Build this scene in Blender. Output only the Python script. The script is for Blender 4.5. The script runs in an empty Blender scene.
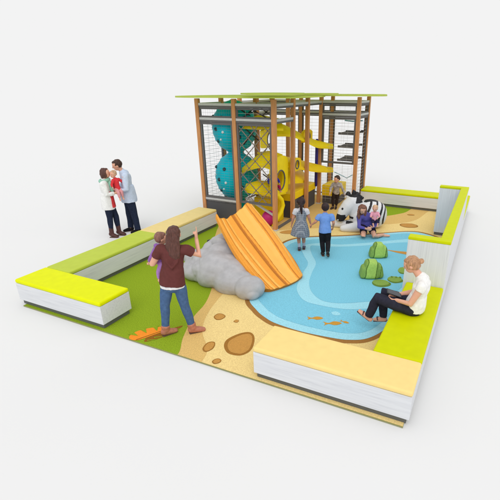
import bpy, bmesh, math, random
from mathutils import Vector, Matrix, noise
from mathutils.geometry import tessellate_polygon
random.seed(7)
S = bpy.context.scene
COL = S.collection
V = Vector
YAW = 0.44596

# ------------------------------------------------------------------ materials
def lin(c):
    return tuple((v/255/12.92 if v/255 <= .04045 else ((v/255+.055)/1.055)**2.4) for v in c)
MATS = {}
def mat(name, rgb, rough=.6, var=.06, scale=30, bump=0.0, bscale=60, stretch=(1,1,1), spec=.3, metal=0, k=.93, detail=4):
    if name in MATS: return MATS[name]
    m = bpy.data.materials.new(name); m.use_nodes = True
    nt = m.node_tree; b = nt.nodes['Principled BSDF']
    c = [min(.92, x*k) for x in lin(rgb)]
    tc = nt.nodes.new('ShaderNodeTexCoord'); mp = nt.nodes.new('ShaderNodeMapping')
    mp.inputs['Scale'].default_value = stretch
    nt.links.new(tc.outputs['Object'], mp.inputs[0])
    n = nt.nodes.new('ShaderNodeTexNoise'); n.inputs['Scale'].default_value = scale; n.inputs['Detail'].default_value = detail
    nt.links.new(mp.outputs[0], n.inputs['Vector'])
    r = nt.nodes.new('ShaderNodeValToRGB')
    r.color_ramp.elements[0].position = .3; r.color_ramp.elements[1].position = .7
    r.color_ramp.elements[0].color = (*[x*(1-var) for x in c], 1)
    r.color_ramp.elements[1].color = (*[min(.95, x*(1+var)) for x in c], 1)
    nt.links.new(n.outputs['Fac'], r.inputs[0]); nt.links.new(r.outputs[0], b.inputs['Base Color'])
    b.inputs['Roughness'].default_value = rough; b.inputs['Specular IOR Level'].default_value = spec
    b.inputs['Metallic'].default_value = metal
    if bump:
        n2 = nt.nodes.new('ShaderNodeTexNoise'); n2.inputs['Scale'].default_value = bscale; n2.inputs['Detail'].default_value = 3
        nt.links.new(mp.outputs[0], n2.inputs['Vector'])
        bp = nt.nodes.new('ShaderNodeBump'); bp.inputs['Strength'].default_value = bump; bp.inputs['Distance'].default_value = .01
        nt.links.new(n2.outputs['Fac'], bp.inputs['Height']); nt.links.new(bp.outputs[0], b.inputs['Normal'])
    MATS[name] = m
    return m

def laminate(name, stretch, rgb=(216, 218, 221)):
    m = mat(name, rgb, rough=.5, var=.05, scale=4, stretch=stretch, detail=8, k=1)
    nt = m.node_tree; r = [n for n in nt.nodes if n.type == 'VALTORGB'][0]
    c = lin(rgb); e = r.color_ramp
    e.elements[0].position = .28; e.elements[0].color = (c[0]*.87, c[1]*.87, c[2]*.885, 1)
    e.elements[1].position = .62; e.elements[1].color = (c[0]*1.04, c[1]*1.04, c[2]*1.04, 1)
    x = e.elements.new(.42); x.color = (c[0]*.97, c[1]*.97, c[2]*.98, 1)
    return m

def plaid(name, base, line):
    m = mat(name, base, rough=.85, var=.12, scale=60)
    nt = m.node_tree; b = nt.nodes['Principled BSDF']; r = [n for n in nt.nodes if n.type == 'VALTORGB'][0]
    tc = [n for n in nt.nodes if n.type == 'TEX_COORD'][0]
    prev = r.outputs[0]
    for ax, sc in (('X', 9), ('Z', 8), ('Y', 9)):
        w = nt.nodes.new('ShaderNodeTexWave'); w.bands_direction = ax; w.inputs['Scale'].default_value = sc
        nt.links.new(tc.outputs['Object'], w.inputs['Vector'])
        rr = nt.nodes.new('ShaderNodeValToRGB'); rr.color_ramp.elements[0].position = .6; rr.color_ramp.elements[1].position = .95
        nt.links.new(w.outputs['Fac'], rr.inputs[0])
        mx = nt.nodes.new('ShaderNodeMixRGB'); mu = nt.nodes.new('ShaderNodeMath'); mu.operation = 'MULTIPLY'; mu.inputs[1].default_value = .45
        nt.links.new(rr.outputs[0], mu.inputs[0]); nt.links.new(mu.outputs[0], mx.inputs[0])
        nt.links.new(prev, mx.inputs[1]); mx.inputs[2].default_value = (*lin(line), 1); prev = mx.outputs[0]
    nt.links.new(prev, b.inputs['Base Color'])
    return m

# ------------------------------------------------------------------ object helpers
def link(name, me, parent=None, mats=()):
    o = bpy.data.objects.new(name, me); COL.objects.link(o)
    for m in mats: me.materials.append(m)
    if parent: o.parent = parent
    return o
def obj(name, bm, m, parent=None, smooth=False, loc=None):
    me = bpy.data.meshes.new(name)
    bmesh.ops.recalc_face_normals(bm, faces=bm.faces)
    if smooth:
        for f in bm.faces: f.smooth = True
    bm.to_mesh(me); bm.free()
    ms = m if isinstance(m, (list, tuple)) else [m]
    o = link(name, me, parent, ms)
    if loc: o.location = loc
    return o
def tag(o, label=None, cat=None, group=None, kind=None):
    if label: o['label'] = label
    if cat: o['category'] = cat
    if group: o['group'] = group
    if kind: o['kind'] = kind
    return o
def empty(name, loc, rz, label, cat, group=None):
    o = bpy.data.objects.new(name, None); COL.objects.link(o); o.empty_display_size = .1
    o.location = loc; o.rotation_euler = (0, 0, rz)
    return tag(o, label, cat, group)

def box(bm, lo, hi, bevel=0, seg=3, only=None):
    lo, hi = V(lo), V(hi)
    c = (lo+hi)/2; s = hi-lo
    r = bmesh.ops.create_cube(bm, size=1, matrix=Matrix.Translation(c) @ Matrix.Diagonal((*s, 1)))
    if bevel:
        es = list({e for v in r['verts'] for e in v.link_edges})
        bmesh.ops.bevel(bm, geom=es, offset=bevel, segments=seg, affect='EDGES', profile=.5)
def BX(lo, hi, bevel=0, seg=3):
    bm = bmesh.new(); box(bm, lo, hi, bevel, seg); return bm

def tube(bm, pts, radii, side=None, n=12, cap=True):
    pts = [V(p) for p in pts]
    rad = [(r, r) if not isinstance(r, (tuple, list)) else r for r in radii]
    N = len(pts)
    # add rounded caps
    P, R, T = [], [], []
    for i in range(N):
        a = pts[max(0, i-1)]; b = pts[min(N-1, i+1)]
        T.append((b-a).normalized())
    seq = []
    if cap:
        for f, s in ((.92, .38), (.6, .8)):
            seq.append((pts[0]-T[0]*min(rad[0])*f, (rad[0][0]*s, rad[0][1]*s), T[0]))
    for i in range(N): seq.append((pts[i], rad[i], T[i]))
    if cap:
        for f, s in ((.6, .8), (.92, .38)):
            seq.append((pts[-1]+T[-1]*min(rad[-1])*f, (rad[-1][0]*s, rad[-1][1]*s), T[-1]))
    sd = V(side) if side is not None else None
    if sd is None:
        sd = T[0].cross(V((0, 0, 1)))
        if sd.length < .05: sd = V((1, 0, 0))
    rings = []
    for p, r, t in seq:
        s = sd - t*sd.dot(t)
        if s.length < 1e-4: s = t.orthogonal()
        s.normalize(); sd = s if side is None else sd
        u = t.cross(s)
        rings.append([bm.verts.new(p + s*math.cos(a)*r[0] + u*math.sin(a)*r[1]) for a in [2*math.pi*k/n for k in range(n)]])
    for A, B in zip(rings, rings[1:]):
        for k in range(n): bm.faces.new((A[k], A[(k+1) % n], B[(k+1) % n], B[k]))
    bm.faces.new(rings[0][::-1]); bm.faces.new(rings[-1])
def bar(bm, a, b, w, h=None):
    """square bar between points"""
    h = h or w
    a, b = V(a), V(b); t = (b-a).normalized()
    s = t.cross(V((0, 0, 1)))
    if s.length < .01: s = V((1, 0, 0))
    s.normalize(); u = s.cross(t)
    q = [[bm.verts.new(p + s*x*w/2 + u*y*h/2) for x, y in ((-1, -1), (1, -1), (1, 1), (-1, 1))] for p in (a, b)]
    for k in range(4): bm.faces.new((q[0][k], q[0][(k+1) % 4], q[1][(k+1) % 4], q[1][k]))
    bm.faces.new(q[0][::-1]); bm.faces.new(q[1])
def ell(bm, c, r, R=None, sub=3):
    M = Matrix.Translation(V(c)) @ (R.to_4x4() if R else Matrix()) @ Matrix.Diagonal((*r, 1))
    bmesh.ops.create_icosphere(bm, subdivisions=sub, radius=1, matrix=M)
def fuse(bm, voxel, smooth=3, fac=.5, wrinkle=0, wscale=8, seed=0):
    """union of overlapping closed pieces as one continuous smooth mesh"""
    bmesh.ops.recalc_face_normals(bm, faces=bm.faces)
    me = bpy.data.meshes.new('tmp'); bm.to_mesh(me); bm.free()
    o = bpy.data.objects.new('tmp', me); COL.objects.link(o)
    md = o.modifiers.new('r', 'REMESH'); md.mode = 'VOXEL'; md.voxel_size = voxel
    if smooth:
        ms = o.modifiers.new('s', 'SMOOTH'); ms.factor = fac; ms.iterations = smooth
    dg = bpy.context.evaluated_depsgraph_get()
    ev = o.evaluated_get(dg)
    out = bpy.data.meshes.new_from_object(ev)
    bpy.data.objects.remove(o); bpy.data.meshes.remove(me)
    b2 = bmesh.new(); b2.from_mesh(out); bpy.data.meshes.remove(out)
    if wrinkle:
        b2.normal_update()
        for v in b2.verts:
            v.co += v.normal*wrinkle*noise.noise(V((v.co.x*wscale, v.co.y*wscale, v.co.z*wscale*.6))+V((seed, 0, 0)))
    return b2

# ------------------------------------------------------------------ floor
def spline(pts, n=10):
    out = []; N = len(pts)
    for i in range(N):
        p0, p1, p2, p3 = [V((*pts[(i+k-1) % N], 0)) for k in range(4)]
        for j in range(n):
            t = j/n
            out.append(.5*((2*p1)+(-p0+p2)*t+(2*p0-5*p1+4*p2-p3)*t*t+(-p0+3*p1-3*p2+p3)*t**3))
    return [(p.x, p.y) for p in out]
X0, X1, Y0, Y1 = .10, 6.37, -.027, 9.34
def clampf(p): return (min(max(p[0], X0+.001), X1-.001), min(max(p[1], Y0+.001), Y1-.001))
def sheet(bm, pts, z, mi):
    pts = [clampf(p) for p in pts]
    q = [pts[0]]
    for p in pts[1:]:
        if (V(p)-V(q[-1])).length > 1e-4: q.append(p)
    if (V(q[0])-V(q[-1])).length < 1e-4: q.pop()
    vs = [bm.verts.new((x, y, z)) for x, y in q]
    for t in tessellate_polygon([[V((x, y, 0)) for x, y in q]]):
        try:
            f = bm.faces.new([vs[i] for i in t]); f.material_index = mi
            f.normal_update()
            if f.normal.z < 0: f.normal_flip()
        except ValueError: pass
def grow(pts, d):
    c = V((sum(p[0] for p in pts)/len(pts), sum(p[1] for p in pts)/len(pts)))
    return [((V(p)+(V(p)-c).normalized()*d).x, (V(p)+(V(p)-c).normalized()*d).y) for p in pts]
def blob(cx, cy, rx, ry, rot=0, n=10, j=.1):
    out = []
    for k in range(n):
        a = 2*math.pi*k/n; r = 1+random.uniform(-j, j)
        x, y = rx*r*math.cos(a), ry*r*math.sin(a)
        out.append((cx+x*math.cos(rot)-y*math.sin(rot), cy+x*math.sin(rot)+y*math.cos(rot)))
    return spline(out, 6)

floor_mats = [
    mat('turf_green', (148, 174, 42), rough=.95, var=.26, scale=70, bump=.5, bscale=220, spec=.05),       # 0
    mat('sand_dark', (228, 190, 118), rough=.9, var=.15, scale=60, bump=.3, bscale=150, spec=.1),         # 1
    mat('sand_pale', (248, 216, 146), rough=.9, var=.15, scale=60, bump=.3, bscale=150, spec=.1),         # 2
    mat('rim_brown', (165, 118, 62), rough=.9, var=.1, scale=50, spec=.1),                                # 3
    mat('pool_blue', (130, 204, 228), rough=.85, var=.11, scale=55, bump=.2, bscale=150, spec=.1),        # 4
    mat('pool_pale', (164, 224, 240), rough=.85, var=.10, scale=55, bump=.2, bscale=150, spec=.1),        # 5
    mat('spot_edge', (166, 116, 52), rough=.9, var=.1, scale=60, spec=.1),                                # 6
    mat('spot_fill', (203, 150, 78), rough=.9, var=.1, scale=60, spec=.1),                                # 7
    mat('leaf_orange', (250, 150, 48), rough=.9, var=.08, scale=50, spec=.1),                             # 8
    mat('leaf_brown', (150, 100, 32), rough=.9, var=.12, scale=50, spec=.1),                              # 9
    mat('pad_green', (142, 174, 84), rough=.9, var=.1, scale=50, spec=.1),                                # 10
    mat('pad_dark', (108, 138, 60), rough=.9, var=.1, scale=50, spec=.1),                                  # 11
    mat('fish_gold', (206, 152, 62), rough=.9, var=.1, scale=50, spec=.1),                                # 12
    mat('edge_grey', (150, 150, 110), rough=.9, var=.05),                                                 # 13
]
bm = bmesh.new()
box(bm, (X0, Y0, -.02), (X1, Y1, 0))
for f in bm.faces: f.material_index = 0 if f.normal.z > .5 else 13
LZ = .0025
sand_out = spline([(3.42, -.4), (3.33, .01), (3.14, .34), (2.92, .86), (2.80, 1.37), (2.5, 2.0), (1.9, 3.0), (1.2, 3.9), (.80, 4.6), (.5, 5.1),
                   (-.2, 5.6), (-.2, 9.6), (3.9, 9.6), (3.95, 8.5), (4.2, 7.7), (4.75, 8.3), (5.1, 9.2), (6.6, 9.6), (6.8, 5), (6.8, 0), (5, -.5)], 8)
sheet(bm, sand_out, LZ, 1)
sand_in = spline([(3.96, -.4), (3.66, .21), (3.3, .59), (3.07, 1.03), (2.9, 1.68), (2.75, 2.6), (2.2, 3.9), (1.4, 4.9), (2.2, 5.35), (3.2, 6.05), (4.1, 6.75), (4.75, 7.15), (5.2, 7.75), (5.45, 9.0),
                  (6.0, 9.6), (6.8, 9.3), (6.8, 5), (6.8, 0), (5.2, -.5)], 8)
sheet(bm, sand_in, 2*LZ, 2)
pool = [(3.40, 1.80), (3.71, 1.50), (3.95, 1.35), (4.2, 1.26), (4.65, 1.22), (5.14, 1.26), (5.36, 1.32), (5.56, 1.45), (5.72, 1.75), (5.9, 2.4), (6.2, 3.2), (6.2, 5.3), (6.0, 6.3),
        (5.62, 6.62), (5.22, 6.62), (4.62, 6.18), (4.15, 5.82), (3.77, 5.55), (3.13, 5.17), (2.84, 4.86), (2.74, 4.49), (2.82, 4.05), (3.0, 3.3), (3.15, 2.5)]
P = spline(pool, 8)
sheet(bm, grow(P, .085), 3*LZ, 3)
sheet(bm, P, 4*LZ, 5)
sheet(bm, spline(grow(pool, -.17), 8), 5*LZ, 4)
ring_out = [(3.20, 4.52), (3.47, 4.01), (3.72, 3.64), (3.81, 3.19), (3.90, 2.75), (4.02, 2.42), (4.28, 2.13), (4.58, 2.08), (4.95, 2.12), (5.25, 2.25), (5.62, 2.55), (5.85, 3.3), (6.0, 4.6), (5.9, 6.1), (5.45, 6.12), (4.9, 5.72), (4.4, 5.3), (3.93, 4.98), (3.5, 4.88)]
ring_in = [(3.38, 4.60), (3.58, 4.18), (3.86, 3.73), (3.97, 3.25), (4.09, 2.82), (4.29, 2.47), (4.56, 2.26), (4.84, 2.28), (5.15, 2.46), (5.48, 2.75), (5.7, 3.4), (5.84, 4.6), (5.7, 5.85), (5.28, 5.77), (4.8, 5.42), (4.4, 5.1), (3.93, 4.82), (3.55, 4.70)]
sheet(bm, spline(ring_out, 8), 6*LZ, 5)
sheet(bm, spline(ring_in, 8), 7*LZ, 4)
for cx, cy, rx, ry, rot, e in [(5.12, 7.15, .24, .19, .2, .03), (4.98, 8.2, .1, .07, .2, .01), (2.55, 5.35, .30, .14, .6, 0)]:
    z0 = 3*LZ if cx > 3.55 or cy > 4 else 3*LZ
    if e: sheet(bm, blob(cx, cy, rx, ry, rot, j=.05), 3*LZ+.0005, 6)
    sheet(bm, blob(cx, cy, rx-e, ry-e, rot, j=.05), 4*LZ+.0005, 7)
for st, e in (([(3.809, .4), (3.751, .538), (3.779, .68), (3.863, .824), (3.97, .875), (4.083, .781), (4.177, .574), (4.186, .421), (4.111, .309), (3.944, .293)], .045),
              ([(3.566, .231), (3.537, .352), (3.571, .424), (3.638, .428), (3.696, .319), (3.682, .22), (3.633, .184)], .02),
              ([(3.857, .041), (3.862, .104), (3.904, .136), (3.959, .113), (3.96, .054), (3.91, .011)], .014),
              ([(3.202, 1.025), (3.208, 1.133), (3.29, 1.154), (3.37, 1.105), (3.357, .997), (3.286, .963)], .016),
              ([(3.567, 1.03), (3.57, 1.098), (3.628, 1.092), (3.631, 1.028)], .008)):
    sheet(bm, spline(st, 6), 3*LZ+.0005, 6)
    q = grow(st, -e); sheet(bm, spline([(x+e*.25, y-e*.1) for x, y in q], 6), 4*LZ+.0005, 7)
# orange leaf lying in the turf
sheet(bm, spline([(2.70, .02), (2.80, .12), (2.90, .32), (2.93, .60), (2.86, .52), (2.78, .38), (2.66, .18)], 6), LZ, 9)
sheet(bm, spline([(2.46, -.02), (2.40, .06), (2.42, .20), (2.52, .33), (2.66, .44), (2.76, .47), (2.78, .38), (2.70, .20), (2.62, .04), (2.55, -.02)], 6), 2*LZ, 8)
for (ax_, ay), (bx, by), w_ in (((2.36, .10), (2.52, .09), .045), ((2.44, .27), (2.58, .20), .045), ((2.56, .41), (2.68, .31), .045), ((2.69, .50), (2.75, .41), .03)):
    d = V((bx-ax_, by-ay)).normalized(); n = V((-d.y, d.x))*w_
    sheet(bm, [(ax_-n.x, ay-n.y), (bx, by), (ax_+n.x, ay+n.y)], 3*LZ, 0)
sheet(bm, [(2.56, .00), (2.575, -.004), (2.775, .40), (2.765, .405)], 3*LZ, 9)
for a, b in (((2.72, .06), (2.83, .14)), ((2.76, .16), (2.88, .27)), ((2.80, .28), (2.91, .40)), ((2.83, .4), (2.93, .52))):
    d = (V(b)-V(a)).normalized(); n = V((-d.y, d.x))*.012
    sheet(bm, [tuple(V(a)-n), tuple(V(b)-n*.3), tuple(V(b)+n*.3), tuple(V(a)+n)], 2*LZ, 0)
# goldfish and a ripple in the shallow water
def fish(cx, cy, s, rot):
    o = [(1, 0), (.6, .34), (.1, .40), (-.45, .12), (-1.0, .42), (-.85, 0), (-1.0, -.36), (-.45, -.1), (.1, -.36), (.6, -.3)]
    c, n = math.cos(rot), math.sin(rot)
    sheet(bm, spline([(cx+s*(x*c-y*n), cy+s*(x*n+y*c)) for x, y in o], 4), 6*LZ, 12)
fish(4.68, 1.66, .125, .45); fish(4.98, 1.63, .14, .5); fish(5.13, 1.75, .075, -.1)
sheet(bm, blob(4.92, 1.94, .075, .06, 0), 6*LZ, 5)
# lily pads and a sandy twig
for cx, cy, rx, ry, rot in ((5.30, 3.36, .17, .15, .4), (5.50, 3.62, .15, .14, .4), (5.56, 4.12, .11, .17, 0)):
    sheet(bm, blob(cx+.015, cy-.02, rx, ry, rot, j=.07), 8*LZ, 11)
    sheet(bm, blob(cx, cy+.01, rx*.9, ry*.85, rot, j=.07), 9*LZ, 10)
for k, cx in enumerate((5.43, 5.51, 5.58)): sheet(bm, blob(cx, 3.70+.02*k, .02, .04, .3), 10*LZ, 11)
sheet(bm, spline([(5.0, 5.10), (5.2, 5.12), (5.45, 5.16), (5.5, 5.08), (5.62, 4.98), (5.42, 5.0), (5.25, 5.02)], 5), 8*LZ, 7)
fl = obj('floor', bm, floor_mats); tag(fl, kind='structure')
for p in fl.data.polygons:
    pass

bm = bmesh.new()
bmesh.ops.create_grid(bm, x_segments=1, y_segments=1, size=400, matrix=Matrix.Translation((3, 3, -.022)))
ground_mat = bpy.data.materials.new('ground_white'); ground_mat.use_nodes = True
gd = ground_mat.node_tree; gd.nodes.remove(gd.nodes['Principled BSDF'])
df = gd.nodes.new('ShaderNodeBsdfDiffuse'); df.inputs[0].default_value = (.8, .8, .8, 1)
gd.links.new(df.outputs[0], gd.nodes['Material Output'].inputs[0])
tag(obj('ground', bm, ground_mat), kind='structure')

# ------------------------------------------------------------------ benches
W, D, HC, H, HK = 6.422, .577, .384, .452, .079
lamX = laminate('laminate_along_x', (.5, 9, 9))
lamY = laminate('laminate_along_y', (9, .5, 9))
lamZ = laminate('laminate_upright', (11, 11, .35))
kick = mat('plinth_grey', (100, 102, 99), rough=.6, var=.05)
def vinyl(name, rgb): return mat(name, rgb, rough=.55, var=.03, scale=9, bump=.06, bscale=14, spec=.1)
YEL, OLI, TAN, TAN2, LIM, LIM2 = (vinyl(n, c) for n, c in (('vinyl_yellow', (232, 238, 0)), ('vinyl_olive', (192, 208, 76)), ('vinyl_tan_deep', (240, 216, 144)),
    ('vinyl_tan', (250, 222, 145)), ('vinyl_lime', (210, 216, 0)), ('vinyl_lime_deep', (208, 216, 8))))
def bench(x0, x1, y0, y1, cm, lam, label, sides='xXyY'):
    r = empty('bench', ((x0+x1)/2, (y0+y1)/2, 0), 0, label, 'bench', 'padded benches round the play floor')
    cx, cy = (x0+x1)/2, (y0+y1)/2
    lo = V((x0-cx, y0-cy, 0)); hi = V((x1-cx, y1-cy, 0))
    g = .004
    obj('cabinet', BX((lo.x+g, lo.y+g, HK), (hi.x-g, hi.y-g, HC), .004, 1), lam, r)
    i = {s: (.035 if s in sides else .002) for s in 'xXyY'}
    obj('plinth', BX((lo.x+i['x'], lo.y+i['y'], .001), (hi.x-i['X'], hi.y-i['Y'], HK), 0), kick, r)
    obj('cushion', BX((lo.x+.001, lo.y+.001, HC), (hi.x-.001, hi.y-.001, H), .026, 4), cm, r, smooth=False)
    return r
bench(0, 1.94, 0, D, YEL, lamX, 'bright yellow padded bench at the front left corner of the floor')
bench(0, D, D, 2.838, OLI, lamY, 'olive green padded bench between the bright yellow bench and the dull tan one', 'xX')
bench(0, D, 2.838, 4.99, TAN, lamY, 'dull tan padded bench running up to the climbing tower, beside the couple', 'xXY')
bench(4.515, W, 0, D, TAN2, lamX, 'pale tan padded bench along the front right edge of the floor')
bench(W-D, W, D, 2.69, LIM, lamY, 'lime padded bench that the reading woman sits on', 'xX')
bench(3.30, W, 8.81, 9.39, LIM, lamX, 'long lime padded bench along the far edge behind the zebra')
bench(W-D, W, 6.84, 8.81, LIM2, lamY, 'lime padded bench mostly hidden behind the tall white divider', 'xX')
# tall C-shaped divider
hw, xw, t = 1.213, .634, .165
ya, yb = 2.692, 6.832
dv = empty('divider_wall', (W-xw/2, (ya+yb)/2, 0), 0, 'tall white wood grain divider with lime padded top behind the seated reader', 'divider')
ox, oy = dv.location.x, dv.location.y
def dbox(lo, hi, bev=0): return BX((lo[0]-ox, lo[1]-oy, lo[2]), (hi[0]-ox, hi[1]-oy, hi[2]), bev, 3)
for n, (a, b) in dict(front=((W-xw, ya), (W, ya+t)), side=((W-t, ya+t), (W, yb-t)), back=((W-xw, yb-t), (W, yb))).items():
    bm = dbox((a[0]+.003, a[1]+(.003 if n != 'side' else 0), HK), (b[0]-.003, b[1]-(.003 if n != 'side' else 0), hw-.05))
    obj('wall_panel', bm, lamZ, dv)
    obj('plinth', dbox((a[0]+.02, a[1]+(.02 if n != 'side' else -.01), .001), (b[0]-.02, b[1]-(.02 if n != 'side' else -.01), HK)), kick, dv)
    obj('top_pad', dbox((a[0], a[1], hw-.05), (b[0], b[1], hw), .012), LIM2, dv)

# ------------------------------------------------------------------ climbing tower
GX = [0, 1.06, 2.12, 3.24]; GY = [5.3, 6.34, 7.28, 8.28, 9.25]
wood = mat('post_wood', (204, 144, 92), rough=.55, var=.16, scale=5, stretch=(9, 9, .8), detail=6)
galv = mat('galvanised', (196, 198, 200), rough=.4, var=.05, metal=0)
dgrey = mat('frame_grey', (104, 102, 104), rough=.6, var=.06)
panelg = mat('panel_grey', (84, 84, 87), rough=.6, var=.05)
netm = mat('net_grey', (205, 202, 203), rough=.8, var=.1)
ropeb = mat('rope_brown', (136, 124, 114), rough=.9, var=.15, scale=60)
ropek = mat('rope_black', (45, 44, 46), rough=.9, var=.15)
ropec = mat('rope_blue', (150, 200, 222), rough=.9, var=.1)
yelm = mat('foam_yellow', (255, 216, 0), rough=.55, var=.05, scale=8, k=1.02)
yelw = mat('foam_amber', (255, 208, 8), rough=.55, var=.05, scale=8, k=1.02)
teal = mat('moulded_teal', (0, 168, 186), rough=.45, var=.05, scale=10, k=1.18, spec=.12)
tealk = mat('hold_dark', (30, 70, 78), rough=.6)
whitem = mat('hold_white', (225, 235, 238), rough=.4)
roofm = mat('canopy_green', (190, 210, 72), rough=.6, var=.05, scale=3)
TX, TY = 1.6, 7.25
tower = empty('climbing_tower', (TX, TY, 0), 0, 'tall timber post climbing tower with nets, yellow decks and green canopies', 'climbing frame')
OFF = Matrix.Translation((-TX, -TY, 0))
def tpart(name, bm, m, smooth=False, parent=None):
    bmesh.ops.transform(bm, matrix=OFF, verts=bm.verts)
    return obj(name, bm, m, parent or tower, smooth)
posts = [(x, y) for x in GX[:3] for y in GY] + [(3.24, 8.28), (3.24, 9.25)]
PW = .051
for x, y in posts:
    tpart('post', BX((x-PW, y-PW, .001), (x+PW, y+PW, 3.10), .008, 2), wood)
    tpart('post_foot', BX((x-PW-.02, y-PW-.02, .0), (x+PW+.02, y+PW+.02, .03), .006, 1), galv) if (x, y) in ((2.12, 5.3), (2.12, 8.28), (2.12, 6.34)) else None
def rail(a, b, z, h=.055, dz=.045):
    a = V((*a, z)); b = V((*b, z)); d = (b-a).normalized()*PW
    bm = bmesh.new(); bar(bm, a+d, b-d, .07, h); tpart('rail', bm, galv)
    bm = bmesh.new(); e = V((0, 0, -h/2-dz/2-.002)); bar(bm, a+d+e, b-d+e, .06, dz); tpart('rail_pad', bm, dgrey)
perim = [((0, 5.3), (1.06, 5.3)), ((1.06, 5.3), (2.12, 5.3)), ((2.12, 5.3), (2.12, 6.34)), ((2.12, 6.34), (2.12, 7.28)), ((2.12, 7.28), (2.12, 8.28)),
         ((2.12, 8.28), (3.24, 8.28)), ((3.24, 8.28), (3.24, 9.25)), ((0, 9.25), (1.06, 9.25)), ((1.06, 9.25), (2.12, 9.25)), ((2.12, 9.25), (3.24, 9.25)),
         ((0, 5.3), (0, 6.34)), ((0, 6.34), (0, 7.28)), ((0, 7.28), (0, 8.28)), ((0, 8.28), (0, 9.25))]
for k, (a, b) in enumerate(perim):
    rail(a, b, 2.97)
    if k not in (3, 4): rail(a, b, 2.64)
for a, b in (((1.06, 6.34), (2.12, 6.34)), ((1.06, 8.28), (2.12, 8.28)), ((1.06, 5.3), (1.06, 6.34))): rail(a, b, 2.97)

netd = mat('net_dark', (128, 126, 130), rough=.8, var=.1)
def frame_net(a, b, z0, z1, kind='square', sp=.07, r=.005, fr=True, w=.055, vs=1, nm=None):
    a, b = V((*a, 0)), V((*b, 0)); d = (b-a); L = d.length; d.normalize()
    i0, i1 = PW+.004, L-PW-.004
    P = lambda s, z: V((a.x+d.x*s, a.y+d.y*s, z))
    if fr:
        bm = bmesh.new()
        bar(bm, P(i0+w/2, z0), P(i0+w/2, z1), .045, w); bar(bm, P(i1-w/2, z0), P(i1-w/2, z1), .045, w)
        bar(bm, P(i0+w, z0+w/2), P(i1-w, z0+w/2), .045, w); bar(bm, P(i0+w, z1-w/2), P(i1-w, z1-w/2), .045, w)
        tpart('net_frame', bm, dgrey); i0 += w; i1 -= w; z0 += w; z1 -= w
    bm = bmesh.new()
    if kind == 'square':
        n = max(2, round((i1-i0)/sp/vs)); m = max(2, round((z1-z0)/sp))
        for k in range(1, n): bar(bm, P(i0+(i1-i0)*k/n, z0), P(i0+(i1-i0)*k/n, z1), r*.55)
        for k in range(1, m): bar(bm, P(i0, z0+(z1-z0)*k/m), P(i1, z0+(z1-z0)*k/m), r*1.0)
        tpart('net', bm, nm or netm)
    else:
        w, h = i1-i0, z1-z0
        for sg in (1, -1):
            c = -w
            while c < h+w:
                pts = []
                for s in (0, w):
                    pts.append((s, c+s*sg if sg > 0 else c+w-s if False else c-s+w))
                (s0, q0), (s1, q1) = pts
                # clip to the frame
                def cl(s0, q0, s1, q1):
                    tt0, tt1 = 0, 1
                    for lo, hi in ((0, h),):
                        dq = q1-q0
                        ta, tb = (lo-q0)/dq, (hi-q0)/dq
                        if ta > tb: ta, tb = tb, ta
                        tt0, tt1 = max(tt0, ta), min(tt1, tb)
                    return tt0, tt1
                t0, t1 = cl(s0, q0, s1, q1)
                if t1-t0 > .02:
                    A = P(i0+s0+(s1-s0)*t0, z0+q0+(q1-q0)*t0); B = P(i0+s0+(s1-s0)*t1, z0+q0+(q1-q0)*t1)
                    bar(bm, A, B, r*2, r*2)
                c += sp
        tpart('rope_net', bm, ropeb)
frame_net((0, 5.3), (1.06, 5.3), 2.672, 2.892, w=.035, r=.0032, nm=netd); frame_net((0, 5.3), (1.06, 5.3), .66, 2.56, sp=.065, vs=2, r=.0032, nm=netd); frame_net((1.06, 5.31), (2.12, 5.31), .68, 2.5, sp=.065, vs=2, r=.0028, nm=netd, fr=False)
rail((0, 5.3), (1.06, 5.3), .632, .05, .03)
tpart('infill_panel', BX((PW, 5.285, .02), (1.06-PW, 5.315, .56)), panelg)
frame_net((1.06, 5.3), (2.12, 5.3), 2.672, 2.892, sp=.2, r=.004, w=.035); frame_net((1.06, 5.3), (2.12, 5.3), .62, 2.56, 'diamond', sp=.36, r=.009)
frame_net((2.12, 8.28), (3.24, 8.28), 1.27, 2.56, sp=.085, r=.005, vs=2); frame_net((2.12, 8.28), (3.24, 8.28), 2.672, 2.892, sp=.085, r=.005, w=.035, vs=2)
frame_net((2.12, 8.28), (3.24, 8.28), .1, 1.24, sp=.085, r=.005, fr=False, vs=2)
frame_net((3.24, 8.28), (3.24, 9.25), .1, 2.56, sp=.1, r=.005, w=.03, vs=3); frame_net((3.24, 8.28), (3.24, 9.25), 2.672, 2.892, sp=.1, r=.005, w=.03, vs=3)
for a, b in perim[7:10]: frame_net(a, b, .1, 2.56, sp=.1, r=.005, w=.035, vs=3); frame_net(a, b, 2.672, 2.892, sp=.1, r=.005, w=.03, vs=3)
for a, b in perim[10:]: frame_net(a, b, .1, 2.56, sp=.1, r=.005, w=.035, vs=3)
for z in (2.11, 1.74, 1.36):      # net shelves in the right bay
    bm = bmesh.new()
    y0, y1 = 8.42, 9.16
    box(bm, (2.62, y0, z-.03), (3.16, y0+.05, z+.03)); box(bm, (2.62, y1-.05, z-.03), (3.16, y1, z+.03))
    for k in range(8): bar(bm, (2.64+k*.07, y0+.05, z), (2.64+k*.07, y1-.05, z), .014)
    for k in range(8): bar(bm, (2.62, y0+.1+k*.08, z+.002), (3.16, y0+.1+k*.08, z+.002), .012)
    tpart('net_step', bm, dgrey)
bm = bmesh.new(); tube(bm, [(2.66, 8.9, 2.44), (2.9, 8.9, 2.42), (3.18, 8.9, 2.45)], [.02]*3); tpart('rope', bm, ropec, True)
bm = bmesh.new(); tube(bm, [(2.5, 8.6, .95), (2.75, 8.6, .86), (2.9, 8.6, .80), (3.05, 8.6, .9), (3.2, 8.6, .95)], [.012]*5); tpart('rope', bm, ropec, True)
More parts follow.
